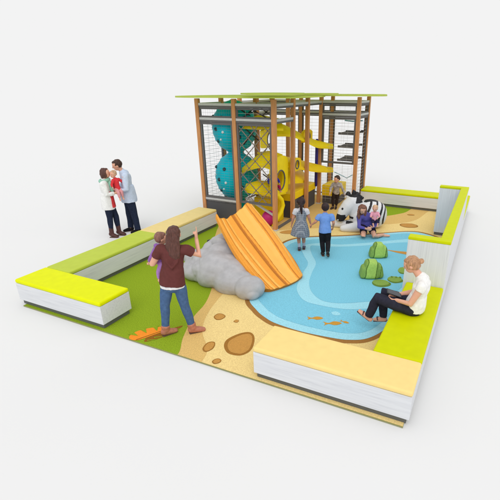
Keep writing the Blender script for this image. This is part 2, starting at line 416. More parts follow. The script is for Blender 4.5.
for z in (2.2, 1.45): 
    bm = bmesh.new(); tube(bm, [(3.24+PW, 8.5, z), (3.24+PW+.05, 8.5, z)], [.022]*2); tpart('bolt', bm, ropek, True)
# stacked teal climbing balls
for cz in (.52+.62, 2.40):
    c = V((.62, 5.97, cz)); R = .575; Rz = .645
    bm = bmesh.new()
    bmesh.ops.create_uvsphere(bm, u_segments=48, v_segments=32, radius=1, matrix=Matrix.Translation(c) @ Matrix.Diagonal((R, R, Rz, 1)))
    for v in bm.verts:   # moulded ribs
        q = (v.co.z-c.z)/Rz
        v.co = c + (v.co-c)*(1+.016*math.cos(q*26))
    ball = tpart('climbing_ball', bm, teal, True)
    for az, el_, m, r in ((-2.35, .12, whitem, .035), (-1.55, -.12, whitem, .045), (-1.95, -.02, tealk, .06), (-1.65, .42, tealk, .06), (-2.5, .42, tealk, .06), (-2.0, -.5, tealk, .055),
                         (-1.1, .12, whitem, .035), (-.8, -.3, tealk, .06), (-1.75, -.42, whitem, .035), (-.9, .35, tealk, .06)):
        q = V((math.cos(az)*math.cos(el_)*R, math.sin(az)*math.cos(el_)*R, math.sin(el_)*Rz))
        bm = bmesh.new(); ell(bm, c+q*1.0, (r*.8, r*.8, r*.8), sub=2); tpart('hand_hold', bm, m, True, None)
bm = bmesh.new(); tube(bm, [(.62, 5.97, .03), (.62, 5.97, 2.88)], [.2, .2], n=20); tpart('ball_core', bm, teal, True)

# curved yellow leaf platforms
def leaf(path, widths, th=.07, crown=.07, m=None, side=None):
    """curved platform following a path, pointed or blunt by its widths"""
    P = [V(p) for p in path]; N = 26; M = 12
    def at(tab, t):
        x = t*(len(tab)-1); k = min(int(x), len(tab)-2); f = x-k
        g = lambda q: tab[min(max(q, 0), len(tab)-1)]
        p0, p1, p2, p3 = g(k-1), g(k), g(k+1), g(k+2)
        return .5*((2*p1)+(p2-p0)*f+(2*p0-5*p1+4*p2-p3)*f*f+(3*p1-p0-3*p2+p3)*f**3)
    bm = bmesh.new(); tp, bt = [], []
    for i in range(N+1):
        t = i/N; c = at(P, t); w = max(.02, at(widths, t))
        d = at(P, min(1, t+.02))-at(P, max(0, t-.02)); d.z = 0; d.normalize()
        n = V(side) if side else V((d.y, -d.x, 0))
        a, b = [], []
        for j in range(M+1):
            u = 2*j/M-1
            p = c+n*u*w/2*.92+V((0, 0, crown*(1-u*u)-u*w/2*.42))
            a.append(bm.verts.new(p)); b.append(bm.verts.new(p-V((0, 0, th))))
        tp.append(a); bt.append(b)
    for i in range(N):
        for j in range(M):
            bm.faces.new((tp[i][j], tp[i+1][j], tp[i+1][j+1], tp[i][j+1])); bm.faces.new((bt[i][j], bt[i][j+1], bt[i+1][j+1], bt[i+1][j]))
        for j in (0, M): bm.faces.new((tp[i][j], bt[i][j], bt[i+1][j], tp[i+1][j]))
    for i in (0, N):
        for j in range(M): bm.faces.new((tp[i][j], tp[i][j+1], bt[i][j+1], bt[i][j]))
    tpart('leaf_deck', bm, m or yelm)
leaf([(1.02, 5.62, 1.38), (1.35, 5.66, 1.62), (1.65, 5.75, 1.72), (2.0, 5.85, 1.62)], [.10, .48, .62, .70])
leaf([(1.62, 5.95, 1.66), (1.65, 6.55, 1.58), (1.78, 7.2, 1.40), (2.05, 7.9, 1.20), (2.45, 8.55, 1.02)], [.75, .72, .62, .45, .08], m=yelw, th=.05)
leaf([(1.45, 6.3, 2.30), (1.62, 6.8, 2.34), (1.80, 7.3, 2.16), (2.02, 7.9, 1.90), (2.42, 8.55, 1.72)], [.30, .66, .60, .42, .06], th=.06)
leaf([(1.15, 5.5, 2.50), (1.5, 5.75, 2.58), (1.9, 6.1, 2.52)], [.15, .6, .5], th=.05)
leaf([(1.35, 6.5, 1.02), (1.62, 6.9, 1.12), (1.7, 7.5, 1.02), (1.6, 8.1, .95)], [.4, .75, .7, .3], m=yelw)
leaf([(1.15, 5.55, .98), (1.45, 5.62, 1.02), (1.72, 5.9, .96), (1.9, 6.2, .9)], [.2, .45, .5, .3], th=.08)
# low yellow pad with grey skirt
def pad(lo, hi, z, h):
    tpart('skirt', BX((lo[0]+.02, lo[1]+.02, .004), (hi[0]-.02, hi[1]-.02, z-h)), panelg)
    tpart('deck_pad', BX((lo[0], lo[1], z-h), (hi[0], hi[1], z), .02, 3), yelw)
pad((1.12, 6.42), (2.05, 8.2), .68, .2)
pad((2.19, 8.36), (2.72, 9.15), .58, .34)
# upright yellow panel with a round porthole
def porthole(x, y0, y1, z0, z1, cy, cz, r, th=.08, arch=.12, m=None):
    bm = bmesh.new(); N = 48
    inner, outer = [], []
    for k in range(N):
        a = 2*math.pi*k/N; d = V((math.cos(a), math.sin(a)))
        inner.append((cy+d.x*r, cz+d.y*r*1.0))
        ts = []
        if d.x > 1e-6: ts.append((y1-cy)/d.x)
        if d.x < -1e-6: ts.append((y0-cy)/d.x)
        if d.y > 1e-6: ts.append((z1-cz)/d.y)
        if d.y < -1e-6: ts.append((z0-cz)/d.y)
        tt = min(ts); yy, zz = cy+d.x*tt, cz+d.y*tt
        if zz > z1-1e-4: zz += arch*(1-((yy-(y0+y1)/2)/((y1-y0)/2))**2)
        outer.append((yy, zz))
    L = []
    for xx in (x-th/2, x+th/2):
        L.append([bm.verts.new((xx, *p)) for p in inner]); L.append([bm.verts.new((xx, *p)) for p in outer])
    for k in range(N):
        j = (k+1) % N
        bm.faces.new((L[0][k], L[0][j], L[1][j], L[1][k])); bm.faces.new((L[2][j], L[2][k], L[3][k], L[3][j]))
        bm.faces.new((L[0][k], L[2][k], L[2][j], L[0][j])); bm.faces.new((L[1][k], L[1][j], L[3][j], L[3][k]))
    o = tpart('porthole_panel', bm, m or yelm)
    bm = bmesh.new()
    pts = [(x+th/2, cy+r*math.cos(a), cz+r*math.sin(a)) for a in [2*math.pi*k/32 for k in range(33)]]
    tube(bm, pts, [.018]*33, side=(1, 0, 0), n=8, cap=False); tpart('porthole_rim', bm, dgrey, True)
porthole(1.98, 5.37, 6.27, .80, 1.66, 5.82, 1.17, .25)
porthole(1.98, 6.42, 7.1, 1.24, 1.54, 6.85, 1.41, .11, arch=.06, m=yelw)
porthole(1.92, 7.40, 8.05, 1.92, 2.18, 7.75, 2.05, .12, arch=.08, m=yelw)
porthole(1.70, 5.45, 6.2, 1.98, 2.40, 5.84, 2.16, .17, arch=.05)
# rope crosses behind
def cross(y0, y1, z0, z1, x, m=ropek):
    bm = bmesh.new(); bar(bm, (x, y0, z0), (x, y1, z1), .022); bar(bm, (x+.023, y0, z1), (x+.023, y1, z0), .022)
    tpart('rope_cross', bm, m)
cross(5.42, 6.24, 2.58, 2.88, 1.10); cross(6.42, 7.2, 2.58, 2.88, 1.10); cross(5.46, 6.22, 2.05, 2.45, 1.19); cross(6.45, 7.2, .75, 1.15, 1.14); cross(6.45, 7.2, 1.65, 2.05, 1.14)
bm = bmesh.new(); bar(bm, (1.14, 5.365, 2.64), (1.62, 5.365, 2.86), .02); bar(bm, (1.5, 5.388, 2.86), (2.0, 5.388, 2.64), .02); tpart('rope_cross', bm, ropek)
# curved yellow tube leg, blue fireman's pole
bm = bmesh.new(); tube(bm, [(1.98, 5.72, .80), (2.02, 5.86, .66), (2.03, 5.92, .5), (2.0, 5.86, .32), (1.95, 5.70, .16), (1.92, 5.6, .03)], [.06]*6, n=14); tpart('curved_tube', bm, yelm, True)
bm = bmesh.new(); tube(bm, [(2.07, 8.14, .60), (2.07, 8.14, 1.92)], [.045]*2, n=14); tpart('pole', bm, mat('pole_blue', (44, 34, 128), rough=.4), True)
bm = bmesh.new(); bar(bm, (2.12, 5.37, .03), (2.12, 6.27, .03), .06, .05); tpart('sill', bm, dgrey)
bm = bmesh.new(); bar(bm, (1.20, 5.45, .72), (2.0, 5.45, .34), .05, .04); tpart('ramp_rail', bm, galv)
bm = bmesh.new(); box(bm, (1.14, 5.95, .004), (1.9, 6.25, .62), .03); tpart('step_block', bm, yelw)
# green canopy leaves
nt = roofm.node_tree; pb = nt.nodes['Principled BSDF']
tl = nt.nodes.new('ShaderNodeBsdfTranslucent'); tl.inputs[0].default_value = (.82, .86, .52, 1)
mxs = nt.nodes.new('ShaderNodeMixShader'); mxs.inputs[0].default_value = .55
nt.links.new(pb.outputs[0], mxs.inputs[1]); nt.links.new(tl.outputs[0], mxs.inputs[2]); nt.links.new(mxs.outputs[0], nt.nodes['Material Output'].inputs[0])
def canopy(pts, z, th=.035):
    q = spline(pts, 8)
    bm = bmesh.new(); vs = [bm.verts.new((x, y, z)) for x, y in q]
    for tr in tessellate_polygon([[V((x, y, 0)) for x, y in q]]): bm.faces.new([vs[i] for i in tr])
    g = bmesh.ops.extrude_face_region(bm, geom=bm.faces[:])
    for v in [e for e in g['geom'] if isinstance(e, bmesh.types.BMVert)]: v.co.z += th
    tpart('canopy', bm, roofm)
canopy([(-.42, 5.05), (.1, 4.75), (1.0, 4.85), (2.0, 4.8), (2.7, 5.05), (2.75, 6.2), (2.6, 7.2), (1.4, 7.6), (.3, 7.2), (-.35, 6.2)], 3.125)
canopy([(1.40, 5.1), (1.95, 4.72), (2.68, 4.95), (2.6, 5.9), (1.7, 6.1)], 3.20, .03)
canopy([(2.0, 6.7), (2.5, 6.5), (2.86, 6.9), (2.8, 7.7), (2.0, 7.7)], 3.175, .03)
canopy([(1.9, 7.7), (2.6, 7.85), (3.3, 7.9), (3.95, 8.1), (3.8, 9.0), (3.5, 9.65), (2.2, 9.6), (-.2, 9.6), (-.2, 8.0), (1.0, 7.8)], 3.125, .035)

# ------------------------------------------------------------------ orange slide
def slide():
    TL, TR, BL, BR = V((2.23, 2.63, 1.05)), V((2.49, 3.62, 1.05)), V((3.58, 2.08, .07)), V((3.92, 3.06, .07))
    r = empty('slide', (2.95, 2.85, 0), 0, 'broad orange ribbed slide propped over the grey hippo', 'slide')
    o0 = V((2.95, 2.85, 0))
    NS, NT = 150, 60
    def ip(tab, s):
        for (a, va), (b, vb) in zip(tab, tab[1:]):
            if s <= b:
                q = (s-a)/(b-a); q = q*q*(3-2*q)
                return va+(vb-va)*q
        return tab[-1][1]
    prof = [(0, .02), (.035, .10), (.09, .02), (.13, -.01), (.20, .035), (.27, -.03), (.36, .03), (.43, -.035), (.52, -.02), (.66, -.035), (.76, .03), (.84, .075), (.93, .05), (1, -.04)]
    topz = [(0, .08), (.10, -.01), (.26, -.05), (.46, .0), (.64, .07), (.80, .13), (.92, .09), (1, .0)]
    zt = [(0, 1.05), (.12, .96), (.3, .76), (.5, .50), (.72, .25), (.9, .10), (1, .06)]
    bm = bmesh.new(); top, bot = [], []
    for i in range(NT+1):
        t_ = i/NT; ra, rb = [], []
        for j in range(NS+1):
            s = j/NS
            wob = .008*math.sin(t_*4.2+s*4)
            a = TL.lerp(BL, t_); b = TR.lerp(BR, t_)
            bow = math.sin(math.pi*t_)
            p = a.lerp(b, s)
            if s > .5: p += V((.10, .10, 0))*bow*(s-.5)*1.0
            else: p += V((-.05, -.08, 0))*bow*(.5-s)*1.6
            e = 1-.75*(t_**5)
            # rounded toe
            toe = .10*(1-(2*s-1)**2)*(t_**6)
            p += V((.86, -.34, 0))*(toe - .16*max(0, (s-.84)/.16)**2*t_**8 - .08*max(0, (.1-s)/.1)**2*t_**8)
            z = .06+.99*(1-t_)**1.12 + ip(prof, min(1, max(0, s+wob*(0 if s < .05 or s > .95 else 1))))*e*.9*(.35+.65*min(1, t_*3)) + ip(topz, s)*(1-t_)**2
            p.z = max(z, .05)
            ra.append(bm.verts.new(p-o0))
            th = .09
            q = p-V((0, 0, th)); q.z = max(q.z, .004)
            rb.append(bm.verts.new(q-o0-V((.02, -.01, 0))))
        top.append(ra); bot.append(rb)
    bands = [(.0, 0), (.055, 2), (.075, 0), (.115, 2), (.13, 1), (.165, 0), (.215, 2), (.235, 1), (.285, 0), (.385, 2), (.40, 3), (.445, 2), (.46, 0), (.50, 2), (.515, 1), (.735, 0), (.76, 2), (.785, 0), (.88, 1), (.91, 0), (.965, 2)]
    for i in range(NT):
        for j in range(NS):
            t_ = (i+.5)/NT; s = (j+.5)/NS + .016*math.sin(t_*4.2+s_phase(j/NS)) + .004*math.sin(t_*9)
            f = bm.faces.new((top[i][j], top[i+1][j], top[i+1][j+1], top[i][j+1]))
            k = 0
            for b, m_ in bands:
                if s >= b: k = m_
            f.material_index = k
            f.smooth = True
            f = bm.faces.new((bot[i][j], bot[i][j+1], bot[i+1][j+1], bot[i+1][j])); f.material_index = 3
    for i in range(NT):
        for j, fl_ in ((0, False), (NS, True)):
            q = (top[i][j], bot[i][j], bot[i+1][j], top[i+1][j]); f = bm.faces.new(q); f.material_index = 0 if j == 0 else 2
    for j in range(NS):
        for i in (0, NT):
            f = bm.faces.new((top[i][j], top[i][j+1], bot[i][j+1], bot[i][j])); f.material_index = 3
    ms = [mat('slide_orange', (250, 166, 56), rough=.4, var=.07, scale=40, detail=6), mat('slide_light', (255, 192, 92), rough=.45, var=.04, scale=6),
          mat('slide_line', (206, 124, 34), rough=.5, var=.05), mat('slide_dark_orange', (196, 118, 34), rough=.5, var=.08)]  # last one: the slide's own darker orange, for a stripe, underside, ends and support
    obj('chute', bm, ms, r)
    # support frame under the top of the chute
    bm = bmesh.new(); box(bm, (2.45-o0.x, 2.95-o0.y, .004), (2.75-o0.x, 3.45-o0.y, .62), .05, 3)
    obj('support', bm, ms[3], r)
def s_phase(s): return s*4
slide()

# ------------------------------------------------------------------ grey hippo, zebra, stones
greyf = mat('foam_grey', (182, 181, 183), rough=.7, var=.10, scale=8, bump=.15, bscale=34)
def world_fuse(root, name, prims, voxel, smooth, m, parent=None):
    bm = bmesh.new()
    for f in prims: f(bm)
    bmesh.ops.translate(bm, verts=bm.verts, vec=-root.location)
    return fuse(bm, voxel, smooth)
hp = empty('play_sculpture', (2.6, 2.4, 0), 0, 'big grey boulder-like foam animal lying on turf beside the orange slide', 'play sculpture')
E_ = lambda c, r, rz=0: (lambda bm: ell(bm, c, r, Matrix.Rotation(rz, 3, 'Z')))
b2 = world_fuse(hp, 'b', [
    E_((2.55, 2.26, .19), (.60, .50, .35)), E_((2.36, 2.58, .30), (.42, .38, .30)), E_((2.92, 2.04, .12), (.45, .32, .26)),
    E_((2.24, 2.84, .42), (.36, .30, .28), .5), E_((2.05, 2.84, .33), (.26, .24, .24)), E_((2.12, 2.66, .36), (.30, .22, .24)), 
    E_((1.80, 2.50, .20), (.36, .26, .20), -.5), E_((1.98, 2.14, .12), (.40, .24, .19), -.5), E_((2.1, 2.45, .25), (.35, .35, .26)),
    E_((3.36, 1.90, .14), (.26, .25, .22))], .016, 10, greyf)
b2.normal_update()
for v in b2.verts:   # moulded creases and lumps
    n1 = noise.noise(v.co*1.9+V((3, 1, 7))); n2 = noise.noise(v.co*6.5+V((1, 9, 2)))
    v.co += v.normal*(.042*min(1, abs(n1)*2.2)-.028+.004*min(1, abs(n2)*2.5))
for v in b2.verts: v.co.z = max(v.co.z, .002)
obj('body', b2, greyf, hp, True)
for c in ((1.955, 2.735, .525),):
    bm = bmesh.new(); ell(bm, V(c)-hp.location, (.055, .04, .032)); obj('eye', bm, mat('eye_black', (28, 28, 30), rough=.25), hp, True)
bm = bmesh.new(); ell(bm, V((2.30, 2.58, .60))-hp.location, (.16, .05, .10), Matrix.Rotation(.3, 3, 'Z')); obj('ear', fuse(bm, .012, 3), greyf, hp, True)

zb = empty('toy_zebra', (4.15, 6.5, 0), 0, 'black and white striped foam zebra lying behind the kneeling woman', 'toy zebra')
T_ = lambda pts, rr: (lambda bm: tube(bm, pts, rr, n=20))
b2 = world_fuse(zb, 'z', [
    E_((4.20, 6.54, .37), (.42, .36, .38), .55), E_((4.05, 6.42, .32), (.34, .33, .34)), E_((4.36, 6.64, .34), (.26, .32, .34)),
    T_([(4.0, 6.38, .24), (3.90, 6.34, .5), (3.84, 6.32, .70)], [.24, .2, .2]),
    T_([(3.84, 6.32, .72), (3.72, 6.26, .58), (3.60, 6.2, .42), (3.55, 6.17, .28)], [.19, .19, .15, .12]),
    E_((3.90, 6.33, .86), (.07, .07, .10)), E_((3.66, 6.36, .84), (.07, .07, .10)),
    T_([(3.95, 6.3, .13), (3.6, 6.25, .10), (3.32, 6.22, .08)], [.13, .10, .085]),
    T_([(4.05, 6.12, .13), (3.85, 6.02, .1), (3.70, 5.97, .08)], [.14, .11, .09])], .010, 10, None)
zw = mat('zebra_white', (228, 228, 230), rough=.5, var=.02); zk = mat('zebra_black', (34, 34, 38), rough=.5, var=.1)
b2.faces.ensure_lookup_table()
ax = V((math.cos(.55), math.sin(.55)))
for v in b2.verts: v.co.z = max(v.co.z, .002)
for f in b2.faces:
    p = f.calc_center_median()+zb.location; k = 0
    a = (p.x-4.38)*ax.x+(p.y-6.62)*ax.y
    if p.x > 4.06:
        aa = a + .10*math.sin(p.z*5) - .1*p.z
        if any(abs(aa-c) < w for c, w in ((-.33, .03), (-.16, .03), (.02, .035), (.16, .03))) and p.z > .14: k = 1
        if p.z > .70 and abs((p.y-6.62)*ax.x-(p.x-4.38)*ax.y) < .09: k = 1
    else:
        if .21 < p.z < .40 and p.x < 3.70 and p.y < 6.4: k = 1
        if p.x > 3.70 and p.y > 6.13 and (abs(p.z-.33-.12*(p.x-3.9)) < .028 or abs(p.z-.20-.12*(p.x-3.9)) < .03) and p.x < 4.08: k = 1
        if p.z > .84: k = 1
        if p.z > .62 and p.x > 3.93 and p.y < 6.4: k = 0 if p.z < .7 else 1
        if p.x < 3.40 and p.z < .17: k = 0
    f.material_index = k
obj('body', b2, [zw, zk], zb, True)
bm = bmesh.new()
for i in range(7):
    a = i/6; tube(bm, [V((3.80+.17*a, 6.33+.02*a, .88-.12*a*a))-zb.location, V((3.80+.24*a, 6.34+.03*a, .97-.16*a))-zb.location], [.045, .03])
obj('mane', bm, zk, zb, True)
for c in ((3.62, 6.075, .55), ):
    bm = bmesh.new(); ell(bm, V(c)-zb.location, (.028, .02, .032), sub=2); obj('eye', bm, zk, zb, True)
bm = bmesh.new(); ell(bm, V((3.52, 6.06, .25))-zb.location, (.02, .015, .02), sub=2); obj('nostril', bm, zw, zb, True)

sl = mat('stone_light', (168, 206, 100), rough=.7, var=.1, scale=30, bump=.2, bscale=60); sdk = mat('stone_dark', (132, 170, 82), rough=.7, var=.12, scale=30, bump=.2, bscale=60)
for (x, y, w, h, tl, lab) in ((4.93, 4.62, .21, .34, .06, 'green foam stepping boulder nearest the kneeling woman'), (5.06, 3.56, .24, .36, -.02, 'green foam stepping boulder nearest the seated reader, by a lily pad')):
    r = empty('foam_boulder', (x, y, .0), YAW, lab, 'boulder', 'green boulders in the pool')
    bm = bmesh.new()
    for x0, x1, hh, dd in ((-.98, -.45, .70, .60), (-.72, .62, 1.0, .75), (.30, 1.0, .80, .62)):
        box(bm, (x0*w, -dd*w, .02), (x1*w, dd*w, hh*h), min(.075, (x1-x0)*w*.42), 4)
    bmesh.ops.translate(bm, verts=bm.verts, vec=(0, 0, 0))
    for v in bm.verts: v.co.x *= 1-.28*v.co.z/h; v.co.y *= 1-.35*v.co.z/h
    b2 = fuse(bm, .007, 22)
    for v in b2.verts:
        v.co.z = max(v.co.z, .02)
    for f in b2.faces:
        p = f.calc_center_median()
        l = -w*.66+p.z*.22+.01*math.sin(p.z*20); rr = w*.28+tl+p.z*.12
        f.material_index = 2 if min(abs(p.x-l), abs(p.x-rr)) < .009 or (p.x > rr and abs(p.x-rr-.085) < .006) else (0 if l < p.x < rr else 1)
    obj('body', b2, [sl, sdk, mat('stone_vein', (86, 122, 48), rough=.7)], r, True)

# magenta ball beside the post
bm = bmesh.new(); ell(bm, (0, 0, .2), (.2, .2, .2)); ob = obj('ball', bm, mat('ball_magenta', (196, 40, 120), rough=.4), None, True, loc=(1.78, 5.62, .005))
tag(ob, 'magenta ball on the floor behind the slide, inside the tower', 'ball')

# ------------------------------------------------------------------ people
SKIN = mat('skin', (228, 172, 146), rough=.6, var=.03, scale=20, k=.95)
SKIN2 = mat('skin_tan', (205, 145, 118), rough=.6, var=.03, scale=20, k=.95)
SOLE = mat('sole_dark', (104, 78, 64), rough=.8)
EYE = mat('eye_dark', (48, 34, 28), rough=.3); LIP = mat('lips', (190, 96, 92), rough=.5)
def fab(name, rgb, var=.08): return mat('fabric_'+name, rgb, rough=.9, var=var, scale=25, bump=.25, bscale=45, spec=.1)
def hairm(name, rgb): return mat('hair_'+name, rgb, rough=.5, var=.35, scale=14, stretch=(5, 5, .6), bump=.5, bscale=30)

def add_hand(bm, wr, d, palm, s, curl=.6, point=False):
    """palm + four fingers + thumb from the wrist; d = direction, palm = palm normal, s = hand length"""
    d = V(d).normalized(); n = V(palm); n = (n-d*n.dot(d)).normalized(); sd = d.cross(n)
    k = wr+d*s*.48
    tube(bm, [wr-d*s*.05, wr+d*s*.2, k], [(s*.15, s*.11), (s*.2, s*.11), (s*.22, s*.09)], side=sd, n=10)
    for i, (off, L) in enumerate(((-.17, .40), (-.06, .46), (.06, .43), (.17, .34))):
        c = .05 if (point and i == 0) else curl*(1+.12*i)
        b = k+sd*s*off-d*s*.03
        d1 = (d*math.cos(c*.6)+n*math.sin(c*.6)+sd*off*.35).normalized(); d2 = (d*math.cos(c*1.6)+n*math.sin(c*1.6)).normalized()
        p1 = b+d1*s*L*.5; p2 = p1+d2*s*L*.5
        tube(bm, [b, p1, p2], [s*.055, s*.05, s*.042], n=8)
    b = wr+d*s*.16-sd*s*.15; d1 = (d*.6-sd*.65+n*.35).normalized(); d2 = (d*.85-sd*.2+n*.5).normalized()
    tube(bm, [b, b+d1*s*.22, b+d1*s*.22+d2*s*.2], [s*.075, s*.06, s*.048], n=8)

def person(loc, rz, label, h, J, face, skin, clothes, hair, group=None, kid=False, headface=None, headup=(0, 0, 1), toes=True, hs=None,
           curl=(.6, .6), pointR=False, palmL=None, palmR=None, feet=True, wide=1.0, hd=None, group_name=None, headsize=None):
    """J: joints in the local frame (X picture right, Y away). clothes: list of (name, material, function(bm, J, helpers))"""
    root = empty('person', loc, rz, label, 'person', group)
    J = {k: V(v) for k, v in J.items()}
    face = V(face).normalized(); sd = face.cross(V((0, 0, 1))).normalized()
    hf = V(headface or face).normalized(); hu = V(headup).normalized(); hu = (hu-hf*hu.dot(hf)).normalized(); hr = hf.cross(hu)
    s = headsize or (h*.066 if not kid else h*.078)
    HM = Matrix((hr, hf, hu)).transposed()
    head = J['head']
    vox = .0085 if h > 1.4 else .0075
    def tors(bm, g=0, lo=0, hi=5, hem=0):
        chain = [(J['pelvis']-(J['chest']-J['pelvis']).normalized()*h*.045, .078, .06), (J['pelvis'], .094, .068), (J['pelvis'].lerp(J['chest'], .45), .076 if not kid else .082, .054 if not kid else .062),
                 (J['pelvis'].lerp(J['chest'], .85), .087, .064), (J['chest'], .09, .056), (J['chest'].lerp(J['neck'], .75), .045, .042)]
        c = chain[lo:hi+1]
        tube(bm, [q[0] for q in c], [(q[1]*h*wide+g, q[2]*h*wide+g) for q in c], side=sd, n=20)
    def shoulders(bm, g=0):
        for S_ in 'LR':
            tube(bm, [J['chest'], J['sh'+S_]], [h*.045+g, h*.036+g], n=14)
    def arm(bm, g=0, f=1.0, a=0.0, which='LR'):
        """f: fraction of the arm, 0..1 upper arm, 1..2 forearm"""
        for S_ in which:
            A, B, C_ = J['sh'+S_], J['el'+S_], J['wr'+S_]
            pts = [A]; rr = [h*.034*wide+g]
            if f <= 1: pts.append(A.lerp(B, f)); rr.append(h*(.034-.009*f)*wide+g+(.003 if g else 0))
            else: pts += [B, B.lerp(C_, f-1)]; rr += [h*.026*wide+g, h*(.026-.010*(f-1))*wide+g]
            tube(bm, pts, rr, n=14, cap=(g == 0))
    def leg(bm, g=0, f=2.0, a=0.0, which='LR', flare=0):
        for S_ in which:
            A, B, C_ = J['hip'+S_], J['kn'+S_], J['an'+S_]
            pts = [A, A.lerp(B, .5)]; rr = [h*.047*wide+g, h*.046*wide+g]
            if f <= 1: pts[1:] = [A.lerp(B, f*.5), A.lerp(B, f)]; rr[1:] = [h*.048*wide+g, h*.042*wide+g]
            else:
                e = f-1
                pts += [B, B.lerp(C_, .35*e), B.lerp(C_, e)]; rr += [h*.036*wide+g, h*.034*wide+g, h*(.034-.012*e)*wide+g+flare]
            tube(bm, pts, rr, n=16, cap=(g == 0))
            if g: ell(bm, A, (rr[0],)*3)
    def foot(bm, g=0, which='LR', up=0):
        for S_ in which:
            a, t_ = J['an'+S_], J['to'+S_]
            d = (t_-a); fl_ = V((d.x, d.y, 0))
            sdv = fl_.cross(V((0, 0, 1)))
            if sdv.length < .01: sdv = V((1, 0, 0))
            hz = h*.02+g
            heel = a-d.normalized()*h*.018+V((0, 0, -h*.016))
            tube(bm, [heel, a.lerp(t_, .5)+V((0, 0, -h*.006)), t_], [(h*.023+g, h*.024+g), (h*.027+g, h*.020+g), (h*.022+g, h*.013+g)], side=sdv, n=14)
            if up: tube(bm, [a+V((0, 0, -.01)), a.lerp(J['kn'+S_], up)], [h*.026+g, h*.03+g], n=14)
    K = dict(tors=tors, shoulders=shoulders, arm=arm, leg=leg, foot=foot, J=J, h=h, sd=sd, face=face, head=head, s=s, hf=hf, hu=hu, hr=hr, HM=HM)
    # body: one continuous surface
    bm = bmesh.new()
    tors(bm); shoulders(bm); arm(bm, 0, 2.0); leg(bm)
    if feet: foot(bm)
    tube(bm, [J['neck']-V((0, 0, h*.01)), J['neck'].lerp(head, .6)], [h*.031*(1.1 if not kid else 1), h*.028], n=14)
    ell(bm, head+hu*s*.12, (s*.76, s*.90, s*.88), HM); ell(bm, head+hf*s*.22-hu*s*.42, (s*.54, s*.60, s*.54), HM)
    ell(bm, head+hf*s*.88-hu*s*.10, (s*.13, s*.20, s*.2), HM, 2)
    for q in (-1, 1): ell(bm, head+hr*q*s*.76-hf*s*.05-hu*s*.05, (s*.10, s*.2, s*.28), HM, 2)
    H_ = hs or h*.105
    for S_, cu in zip('LR', curl):
        d = J['wr'+S_]-J['el'+S_]
        if 'hd'+S_ in J: d = J['hd'+S_]
        pl = (palmL if S_ == 'L' else palmR) or (sd if S_ == 'L' else -sd)
        add_hand(bm, J['wr'+S_], d, pl, H_, cu, pointR and S_ == 'R')
    obj('body', fuse(bm, vox, 3), skin, root, True)
    for q in (-1, 1):
        bm = bmesh.new(); ell(bm, head+hf*s*.75+hu*s*.08+hr*q*s*.29, (s*.10, s*.10, s*.06), HM, 2); obj('eye', bm, EYE, root, True)
    bm = bmesh.new(); ell(bm, head+hf*s*.78-hu*s*.46, (s*.22, s*.06, s*.06), HM, 2); obj('mouth', bm, LIP, root, True)
    for name, m, fn, wr in clothes:
        for S_ in (('L', 'R') if name in ('boot', 'shoe', 'sock', 'sandal') else ('LR',)):
            K['which'] = S_
            bm = bmesh.new(); fn(bm, K)
            o = obj(name, fuse(bm, vox*1.05, 3, wrinkle=wr, wscale=9, seed=len(label)), m, root, True)
            if name in ('boot', 'shoe'):
                a, t_ = J['an'+S_], J['to'+S_]; d = (t_-a)
                if d.length > .03:
                    d.normalize(); sv = d.cross(V((0, 0, 1)))
                    lift = J['an'+S_].z > h*.09
                    za = a.z-h*.040-.006 if lift else .006; zt = t_.z-h*.013-.004 if lift else .006
                    f2 = V((d.x, d.y, 0)).normalized()
                    bm = bmesh.new()
                    tube(bm, [V((a.x, a.y, za))-f2*h*.030, V((t_.x, t_.y, zt))+f2*h*.004], [(h*.025, .010), (h*.023, .010)], side=sv, n=12)
                    obj('sole', bm, SOLE, o, True)
    # hair
    if hair:
        hm, fn = hair
        bm = bmesh.new()
        ell(bm, head-hf*s*.22+hu*s*.24, (s*.86, s*.86, s*.90), HM)
        ell(bm, head+hf*s*.26+hu*s*.72, (s*.60, s*.42, s*.30), HM)
        if fn: fn(bm, K)
        obj('hair', fuse(bm, vox*.9, 2, wrinkle=.012 if h > 1.2 else .008, wscale=26), hm, root, True)
    return root

def hem(bm, K, f, g=.014):
    """extra ring so a top hangs a little below the waist"""
    J, h, sd = K['J'], K['h'], K['sd']
    up = (J['chest']-J['pelvis']).normalized()
    tube(bm, [J['pelvis']-up*h*f, J['pelvis']+up*h*.04], [(h*.10+g, h*.074+g), (h*.095+g, h*.07+g)], side=sd, n=20, cap=False)
    return up

def top(bm, K, drop, rx, ry, g=.013, sh=.013):
    J = K['J']; K['tors'](bm, g, 2, 5); K['shoulders'](bm, sh)
    up = (J['chest']-J['pelvis']).normalized()
    wa = J['pelvis'].lerp(J['chest'], .5)
    tube(bm, [wa, J['pelvis'].lerp(wa, .4), J['pelvis']-up*drop], [(rx*.80, ry*.82), (rx*.93, ry*.96), (rx, ry)], side=K['sd'], n=26, cap=False)
# --- mother with toddler, seen from behind
def c_shirt(bm, K): K['tors'](bm, .013, 1, 5); K['shoulders'](bm, .014); K['arm'](bm, .016, .42)
def c_longtop(bm, K): h = K['h']; top(bm, K, .03, h*.105, h*.082, .012, .012); K['arm'](bm, .012, 1.92)
def c_trousers(bm, K):
    J = K['J']; K['tors'](bm, .008, 0, 1); K['leg'](bm, .009, 1.93)
    tube(bm, [J['hipL'].lerp(J['knL'], .12), J['hipR'].lerp(J['knR'], .12)], [K['h']*.042]*2)
def c_boots(bm, K):
    K['foot'](bm, .009, K['which'], up=.17); h = K['h']
    for S_ in K['which']:
        a, k_ = K['J']['an'+S_], K['J']['kn'+S_]
        tube(bm, [a.lerp(k_, .10), a.lerp(k_, .19)], [h*.031+.008, h*.034+.009], n=16, cap=False)
        tube(bm, [a.lerp(k_, .02), a.lerp(k_, .06)], [h*.031+.006, h*.031+.006], n=16)
